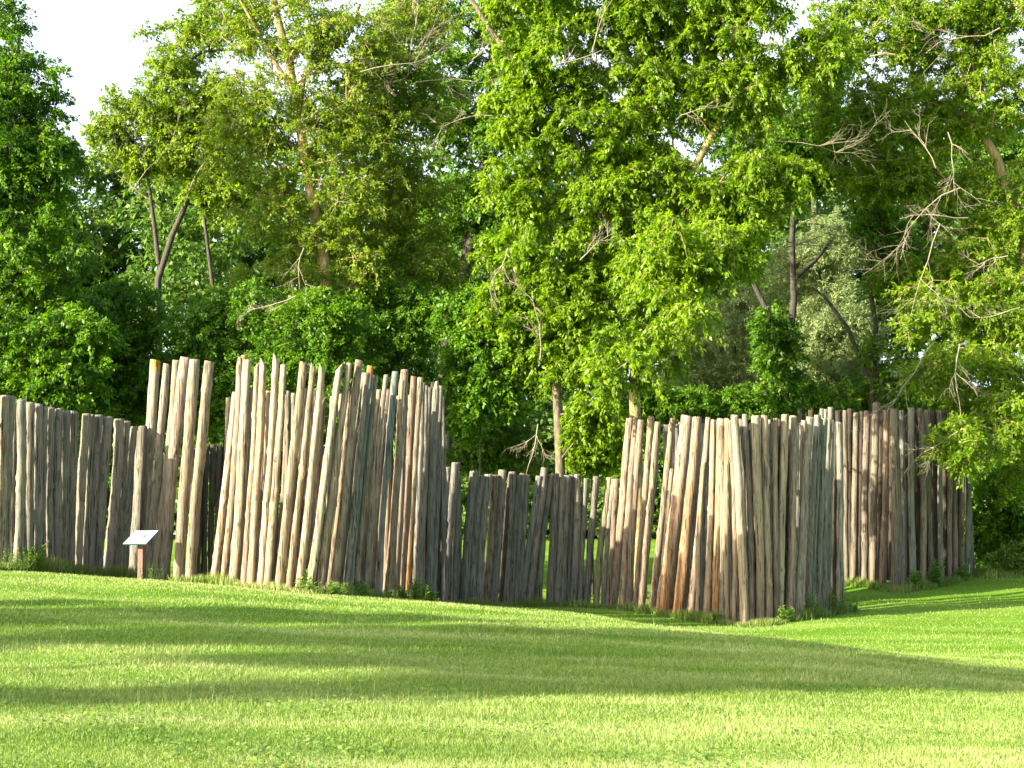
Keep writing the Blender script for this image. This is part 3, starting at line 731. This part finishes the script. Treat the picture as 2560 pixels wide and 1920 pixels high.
# 4 -- central tower
depC = dfun([(520, 43.2), (620, 42), (760, 41.3), (830, 41.6), (900, 42.6), (960, 44), (1020, 46.5), (1100, 49.5)])
L4 = [
 (277, 300, 142, 1500, 44, 54, K(back=.12)), (307, 78, 200, 1505, 46, 50, K(cut='point')), (325, 68, 230, 1505, 40, None, K(back=.4, cap=(0.33, 0.2, 0.05))), (348, 95, 262, 1510, 50, 66), (375, 290, 330, 1510, 28, None, K(back=.5)),
 (408, 106, 322, 1508, 38, 50, K(cut='slantR')), (452, 88, 372, 1513, 44, 52, K(cut='slantL')), (527, 52, 430, 1518, 46, 58, K(cut='slantL')), (483, 305, 455, 1518, 30, None, K(back=.9)),
 (577, 128, 476, 1530, 38, 52), (605, 293, 565, 1518, 34, None, K(back=.9, tint=GREY)), (702, 110, 545, 1533, 48, 60), (720, 280, 655, 1530, 36, None, K(back=.9)), (768, 116, 612, 1548, 36, 48, K(cut='slantL')),
 (818, 122, 668, 1545, 44, 56, K(cut='slantL')), (775, 290, 700, 1530, 34, None, K(back=.8)), (936, 116, 745, 1553, 42, 54, K(cut='slantR')), (830, 335, 770, 1540, 30, None, K(back=.6, tint=BROWN, cut='point')),
 (992, 118, 798, 1556, 36, 58), (990, 295, 862, 1545, 26, 36, K(back=.3, cut='point')), (1052, 100, 890, 1540, 46, 52, K(tint=TAN, low=BROWN)),
 (1082, 180, 930, 1550, 36, 40, K(tint=GREY, back=.3)), (1100, 178, 958, 1555, 36, 42, K(tint=COOL, low=GREY)), (1123, 135, 993, 1560, 38, 42, K(tint=GREY, low=GREY, cap=(0.33, 0.15, 0.02), label='log with an orange capped top')), (1152, 195, 1022, 1560, 34, 40, K(tint=GREY, low=BROWN)),
 (1176, 285, 1060, 1565, 40, 44, K(back=.5, tint=TAN, low=GREY)), (1218, 192, 1092, 1570, 30, 38, K(tint=COOL, low=GREY)), (1240, 285, 1120, 1570, 36, None, K(back=.4, tint=BROWN, low=BROWN)), (1200, 300, 1130, 1570, 36, None, K(back=.5, tint=GREY)),
 (1281, 170, 1170, 1575, 44, 36, K(back=-.25, tint=BLUE, low=COOL, label='smooth blue grey log leaning in front of the brown ones')), (1322, 225, 1212, 1580, 32, 36, K(tint=TAN, low=BROWN)), (1336, 158, 1250, 1580, 50, 44, K(back=.4, tint=TAN, low=BROWN)),
 (1350, 240, 1290, 1585, 32, 36, K(tint=GREY, low=BROWN)), (1396, 200, 1315, 1590, 44, 40, K(tint=BROWN, low=BROWN)), (1436, 210, 1358, 1595, 42, 38, K(tint=TAN, low=ORNG)),
 (1455, 240, 1392, 1600, 34, 36, K(tint=GREY, low=GREY, back=.2)), (1475, 258, 1420, 1600, 34, 38, K(tint=GREY, low=GREY)), (1497, 270, 1450, 1605, 30, 38, K(tint=GREY, low=BROWN)), (1535, 228, 1485, 1610, 46, 42, K(tint=GREY, low=COOL, cut='point')),
 (1520, 240, 1465, 1605, 34, 38, K(tint=SHADE_TINT, low=SHADE_TINT, back=.35)), (1563, 262, 1515, 1612, 34, 40, K(tint=GREY, low=GREY)), (1570, 280, 1545, 1612, 30, 36, K(tint=SHADE_TINT, low=SHADE_TINT, back=.3)), (1572, 330, 1575, 1615, 28, 34, K(tint=GREY, low=GREY, back=.1))]
for xr in list(range(200, 1400, 34)):
    if 600 < xr * 1.0 + 40 < 640 or 850 < xr + 40 < 880: continue
    L4.append((xr + random.uniform(30, 60), random.uniform(286, 340), xr + random.uniform(-6, 6), 1480, 34, 38, K(back=max(0.6, 47.8 - depC(480 + xr * 0.3978)) , tint=TAN, low=BROWN)))
for q in range(13):      # left flank of the ring, running back behind its first logs
    L4.append((302 + random.uniform(-6, 6), 292 + q * 2, 232 + q * 1.0, 1490, 40, 42, K(back=0.6 + q * 0.3, tint=TAN, low=BROWN)))
section('tall ring of pale leaning logs in the middle, taller than all around it', 'palisade', c2, depC, L4, PALE, TAN)
# 5 -- low middle row
c3 = (1060, 900, 0.39793)
depM = dfun([(1090, 51), (1300, 53), (1540, 54)])
section('low row of grey shaded logs in the middle, joining the two tall rings', 'palisade', c3, depM, [
 (117, 690, 100, 1515, 26), (150, 672, 125, 1515, 38), (190, 690, 150, 1515, 36, None, K(back=.2)), (203, 640, 130, 1515, 46, 40, K(back=-.1, tint=COOL)), (214, 735, 190, 1520, 34), (215, 700, 210, 1520, 28, None, K(back=.2)),
 (312, 695, 248, 1520, 44), (358, 722, 298, 1525, 44, None, K(tint=COOL)), (405, 714, 340, 1530, 46, None, K(tint=COOL)), (453, 720, 392, 1535, 40, None, K(tint=BROWN)), (497, 690, 435, 1540, 48),
 (530, 800, 480, 1540, 34, None, K(back=.1, tint=SHADE_TINT)), (556, 698, 505, 1540, 44), (590, 722, 545, 1540, 34), (620, 712, 572, 1540, 32, None, K(tint=GREY)), (650, 720, 592, 1545, 34),
 (722, 726, 608, 1548, 36, 34, K(tint=COOL)), (757, 675, 655, 1548, 44), (745, 790, 690, 1548, 36, None, K(back=.12)), (793, 722, 722, 1550, 38), (828, 712, 790, 1545, 42, None, K(tint=COOL)), (868, 735, 828, 1545, 38), (900, 722, 862, 1540, 42), (928, 720, 900, 1540, 32, None, K(back=.1)),
 (967, 716, 935, 1540, 38), (1018, 740, 978, 1540, 36, None, K(tint=COOL)), (1084, 730, 1020, 1548, 38)], GREY, ws=1.14)
# 6 -- right tower
c4 = (1460, 980, 0.3617)
depR = dfun([(1480, 54), (1530, 53), (1600, 51), (1700, 48.8), (1800, 47.5), (1860, 47), (1930, 47.4), (2020, 48.6), (2110, 50.2)])
R4 = [(xr + 8, random.uniform(200, 225), xr, 1480, 36, 40, K(back=max(0.8, 52.3 - depR(1460 + xr * 0.3617)), tint=GREY, low=GREY)) for xr in range(560, 1760, 25)]
section('tall ring of tan leaning logs at the right, in front of the far logs', 'palisade', c4, depR, R4 + [
 (175, 588, 85, 1480, 44, 44, K(tint=TAN)), (205, 600, 128, 1480, 34, 38, K(back=.2, tint=GREY)), (225, 598, 165, 1485, 38, 42, K(tint=BROWN)), (318, 178, 200, 1488, 50, 54), (358, 178, 262, 1495, 42, 54, K(low=BROWN)), (392, 190, 308, 1500, 46, 48),
 (462, 168, 352, 1500, 50, 46), (514, 205, 398, 1503, 50, 54, K(low=BROWN)), (615, 180, 470, 1503, 44, 54), (612, 530, 515, 1495, 34, None, K(back=.2, tint=PALE)),
 (712, 162, 552, 1490, 84, 92, K(low=ORNG, tint=PALE, label='thickest log, orange brown where its face is worn')), (780, 170, 655, 1492, 64, 84, K(low=ORNG)), (862, 175, 740, 1510, 38, 58), (830, 480, 790, 1515, 40, None, K(back=.1, tint=TAN)),
 (897, 188, 845, 1525, 42, 58), (945, 184, 905, 1520, 62, 54, K(tint=TAN, low=ORNG)), (942, 230, 955, 1540, 50, 48, K(back=-.1, tint=TAN, low=GREY)), (988, 180, 992, 1545, 38, 40), (1010, 195, 1040, 1548, 44, 50),
 (1037, 155, 1102, 1558, 50, 62, K(back=-.15, tint=PALE, low=TAN)), (1085, 185, 1135, 1540, 40, None, K(tint=GREY, low=GREY, back=.4)), (1113, 150, 1165, 1540, 38, None, K(tint=GREY, low=GREY, back=.3)), (1130, 260, 1190, 1530, 36, None, K(tint=SHADE_TINT, low=SHADE_TINT, back=.5)),
 (1183, 163, 1213, 1528, 58, 54), (1246, 160, 1275, 1512, 48, 52), (1215, 175, 1245, 1512, 34, None, K(back=.3, tint=GREY)), (1280, 190, 1308, 1505, 26, 34, K(tint=GREY, back=.15)), (1322, 180, 1325, 1500, 36, 38),
 (1388, 150, 1355, 1492, 54, 48, K(tint=PALE)), (1350, 185, 1330, 1490, 32, None, K(back=.4, tint=SHADE_TINT)), (1450, 163, 1415, 1500, 56, 52, K(tint=PALE)), (1425, 190, 1390, 1495, 30, None, K(back=.4, tint=SHADE_TINT)), (1520, 195, 1480, 1500, 34, 40, K(back=.15, tint=PALE)),
 (1562, 168, 1478, 1512, 56, 50, K(back=-.15, tint=GREY)), (1612, 155, 1545, 1512, 48, 44, K(tint=GREY, low=GREY, back=.1)), (1590, 200, 1520, 1510, 40, None, K(tint=SHADE_TINT, low=SHADE_TINT, back=.4)), (1632, 185, 1575, 1512, 34, 38, K(tint=GREY, low=GREY)), (1665, 184, 1612, 1512, 46, 44, K(tint=COOL, low=COOL)), (1700, 185, 1652, 1515, 40, 42, K(tint=GREY, low=GREY)), (1718, 192, 1692, 1512, 34, 40, K(tint=COOL, low=GREY)),
 (1738, 215, 1725, 1510, 36, 38, K(tint=SHADE_TINT, low=SHADE_TINT, back=.3)), (1762, 206, 1760, 1508, 46, 44, K(tint=GREY, low=GREY)), (1772, 215, 1790, 1515, 34, 36, K(tint=TAN, low=TAN))], TAN, BROWN)
# 7 -- far right row
c5 = (1980, 960, 0.3616)
depF = dfun([(1960, 61), (2100, 58), (2200, 56), (2250, 55.2), (2320, 56.2), (2400, 57.5), (2450, 60)])
F4 = [(xr, random.uniform(190, 215), xr, 1320, 42, 46, K(back=random.uniform(1.9, 2.3), tint=SHADE_TINT)) for xr in range(330, 1180, 36)]  # rear row tinted near black as painted shade between the front logs
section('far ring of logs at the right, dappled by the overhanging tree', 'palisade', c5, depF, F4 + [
 (60, 165, 60, 1330, 44, None, K(tint=SHADE_TINT, back=1.5)), (130, 175, 130, 1330, 40, None, K(tint=SHADE_TINT, back=1.4)), (205, 168, 205, 1330, 30, None, K(tint=GREY, back=1.2)), (232, 172, 230, 1330, 28, None, K(tint=GREY, back=1.2)), (270, 160, 270, 1330, 44, None, K(tint=GREY, back=1.0)), (320, 180, 320, 1330, 44, None, K(tint=SHADE_TINT, back=1.0)),
 (366, 180, 378, 1330, 34, None), (402, 170, 408, 1335, 38, None, K(tint=SHADE_TINT, back=.9)), (450, 195, 425, 1337, 46, 48), (487, 190, 470, 1335, 38, None, K(tint=SHADE_TINT, back=.8)), (524, 185, 505, 1345, 48, 50), (580, 128, 562, 1345, 50, 48), (620, 160, 600, 1340, 40, None, K(tint=SHADE_TINT, back=.7)),
 (655, 180, 625, 1350, 40, 56, K(tint=BROWN)), (706, 168, 716, 1362, 54, 70), (752, 180, 768, 1325, 40, None, K(tint=GREY, back=.5)), (785, 210, 795, 1320, 26, None, K(tint=SHADE_TINT, back=.8)), (822, 160, 835, 1320, 42, 44, K(tint=GREY)), (855, 180, 865, 1320, 34, None, K(tint=SHADE_TINT, back=.6)), (888, 168, 905, 1326, 46, 46, K(low=TAN)),
 (936, 175, 960, 1310, 42, 36), (978, 178, 985, 1305, 36, None, K(tint=SHADE_TINT, back=.5)), (1020, 185, 1030, 1305, 36, None, K(tint=GREY)), (1055, 190, 1062, 1308, 32, None, K(tint=SHADE_TINT, back=.5)), (1092, 200, 1092, 1316, 36, 34), (1136, 210, 1131, 1320, 34, 34), (1165, 220, 1160, 1312, 32, None, K(tint=SHADE_TINT, back=.5)),
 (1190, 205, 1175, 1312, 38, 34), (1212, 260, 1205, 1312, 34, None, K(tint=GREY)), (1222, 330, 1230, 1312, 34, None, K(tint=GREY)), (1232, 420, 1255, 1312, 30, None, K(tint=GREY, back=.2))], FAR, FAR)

# ------------------------------------------------------------------ small sign
dS = 44.0
sg = W(354, 1440, dS); sz0 = g1(sg.x, dS)
sign = thing('information_sign', 'small tilted white information panel on a brown post, in front of the low left logs', 'sign', (sg.x, dS, sz0))
def box(name, cx, cy, cz, sx, sy, sz, m, parent, rot=None, bevel=0.004):
    import bmesh
    bm = bmesh.new(); bmesh.ops.create_cube(bm, size=1)
    for v in bm.verts: v.co.x *= sx; v.co.y *= sy; v.co.z *= sz
    bmesh.ops.bevel(bm, geom=bm.edges[:], offset=bevel, segments=2, affect='EDGES')
    me = bpy.data.meshes.new(name); bm.to_mesh(me); bm.free()
    o = link(name, me, m, parent, (cx, cy, cz))
    if rot: o.rotation_euler = rot
    return o
pa = [W(312, 1357, dS), W(370, 1360, dS), W(394, 1332, dS), W(338, 1330, dS)]
hz = (pa[0].z + pa[2].z) / 2 - sz0; cxo = (pa[0].x + pa[2].x) / 2 - sg.x
YAW = -0.42
box('post', 0, 0, (hz - 0.10) / 2 - 0.15, 0.14, 0.14, hz + 0.2, M['sign_post'], sign, (0, 0, YAW))
cap_ = thing  # (kept simple: panel parts share one tilted frame)
tilt = R(32)
fr = box('panel_frame', cxo, -0.02, hz, 0.66, 0.60, 0.035, M['sign_frame'], sign, (tilt, 0, YAW), 0.008)
box('border', 0, 0, 0.0195, 0.63, 0.57, 0.004, M['sign_border'], fr, None, 0.001)
box('face', 0, 0, 0.0235, 0.57, 0.51, 0.004, M['sign_face'], fr, None, 0.001)
mk = box('mark', 0.10, 0.03, 0.0275, 0.075, 0.05, 0.004, M['sign_mark'], fr, (0, 0, 0.6), 0.001)
box('bracket', cxo * 0.5, 0, hz - 0.09, 0.22, 0.20, 0.06, M['sign_frame'], sign, (0, 0, YAW), 0.004)

# ------------------------------------------------------------------ long grass and weeds at the foot of the logs
def strip(x0, x1, df, n, spread, front=0.1):
    px = rng.uniform(x0, x1, n); d = np.array([df(a) for a in px]) - front + rng.normal(0, spread, n)
    return pxu(px) * d, d
xs_, ys_ = [], []
for x0, x1, df, n, sp, fr_ in [(-40, 420, depL, 9000, .18, .35), (430, 1100, depC, 6500, .15, .25), (1100, 1540, depM, 4500, .25, .2), (1490, 2120, depR, 9000, .22, .25), (2110, 2460, depF, 8000, .28, .2), (2440, 2640, lambda a: 59.0, 2000, .6, 0)]:
    a, b_ = strip(x0, x1, df, n, sp, fr_); xs_.append(a); ys_.append(b_)
x = np.concatenate(xs_); y = np.concatenate(ys_)
cl = 0.5 + 0.5 * np.sin(x * 3.1) * np.sin(x * 1.37 + 1)
o = link('long_grass', blades('long_grass', x, y, rng.uniform(0.08, 0.26, len(x)) * (0.45 + cl) * np.where((x < -8.6), 1.5, 1.0), np.full(len(x), 0.022), M['tall_grass'], 0.35), M['tall_grass'])
o['kind'] = 'stuff'; o['label'] = 'longer unmown grass growing along the foot of the logs'; o['category'] = 'grass'

def weed(label, px, df, h, n, lm='leaf_weed', leaf=0.16, front=0.3, wide=0.26):
    h *= 1.6; n = int(n * 1.5); front += 0.2; d = df(px) - front; x = pxu(px) * d; z = g1(x, d)
    org = Vector((x, d, z)); root = thing('weed', label, 'weed', org, 'leafy weeds at the foot of the logs')
    tb = Tubes(); P_, D_, S_ = [], [], []
    for _ in range(n):
        a = random.uniform(0, 6.28); rr = random.uniform(0, wide); b = np.array([math.cos(a) * rr, math.sin(a) * rr * 0.6, -0.03])
        hh = h * random.uniform(0.55, 1.1); t = b + np.array([random.gauss(0, .06), random.gauss(0, .05), hh])
        tb.add([b, (b + t) / 2 + np.array([random.gauss(0, .02), 0, 0]), t], [0.007, 0.005, 0.003], 4)
        k = int(hh / 0.035)
        for q in range(k):
            f = 0.25 + 0.75 * q / max(1, k - 1); aa = q * 2.4 + random.random()
            P_.append(b + (t - b) * f); D_.append((math.cos(aa), math.sin(aa), 0.45 + 0.4 * f)); S_.append(leaf * random.uniform(0.7, 1.2) * (1.1 - 0.4 * f))
    link('stem', tb.mesh('stem', (0, 0, 0)), M['leaf_weed'], root)
    P_ = np.array(P_); nn = len(P_)
    link('leaves', leaf_mesh('leaves', P_, np.array(D_), rng.normal(0, 0.2, (nn, 3)) + [0, -0.2, 1], np.array(S_), 0.42, rng.uniform(0.2, 1, nn), (0, 0, 0)), M[lm], root)
weed('broad leaved weed in front of the gap between pale leaning logs', 770, depC, 0.30, 5, front=0.1)
weed('small leafy weed below the brown log of the middle ring', 832, depC, 0.18, 7)
weed('low leafy weed left of the foot of the blue grey log', 905, depC, 0.24, 9)
weed('small weed just right of the foot of the blue grey log', 975, depC, 0.14, 6)
weed('leafy weed right of the blue grey log, left of the tallest weed', 1005, depC, 0.22, 8)
weed('tallest leafy weed under the shaded end of the middle ring', 1038, depC, 0.36, 10)
weed('leafy weed at the shaded end of the middle ring, right of the tallest weed', 1070, depC, 0.26, 9)
weed('dark green weed below the left edge logs', 90, depL, 0.42, 8, 'leaf_weed', 0.2, 0.35)
weed('clump of tall yellow green weeds at the far left foot of the low logs', 45, lambda a: 43.0, 0.35, 16, 'leaf_weed', 0.07, 0.1, wide=0.5)
weed('yellow green weed beside the foot of the small sign', 385, lambda a: 44.2, 0.30, 9, 'leaf_weed', 0.07, 0)
weed('leafy weed at the front foot of the right ring, left of its palest log', 1785, depR, 0.20, 9, front=.3)
weed('leafy weed under the right part of the right ring', 1960, depR, 0.25, 10)
weed('feathery weed at the shaded foot of the right ring', 2030, depR, 0.42, 12, 'leaf_weed', 0.09)
weed('tall feathery weed near the right end of the right ring', 2082, depR, 0.5, 12, 'leaf_weed', 0.09)
weed('small weed at the right end of the right ring', 2122, depR, 0.22, 6)
weed('leafy weed in front of the widest far log', 2285, depF, 0.35, 10)
weed('bright leafy weed among the far logs right of the widest one', 2330, depF, 0.5, 9)
weed('low weed at the right end of the far logs', 2400, depF, 0.3, 12)
print('leaves', NL)
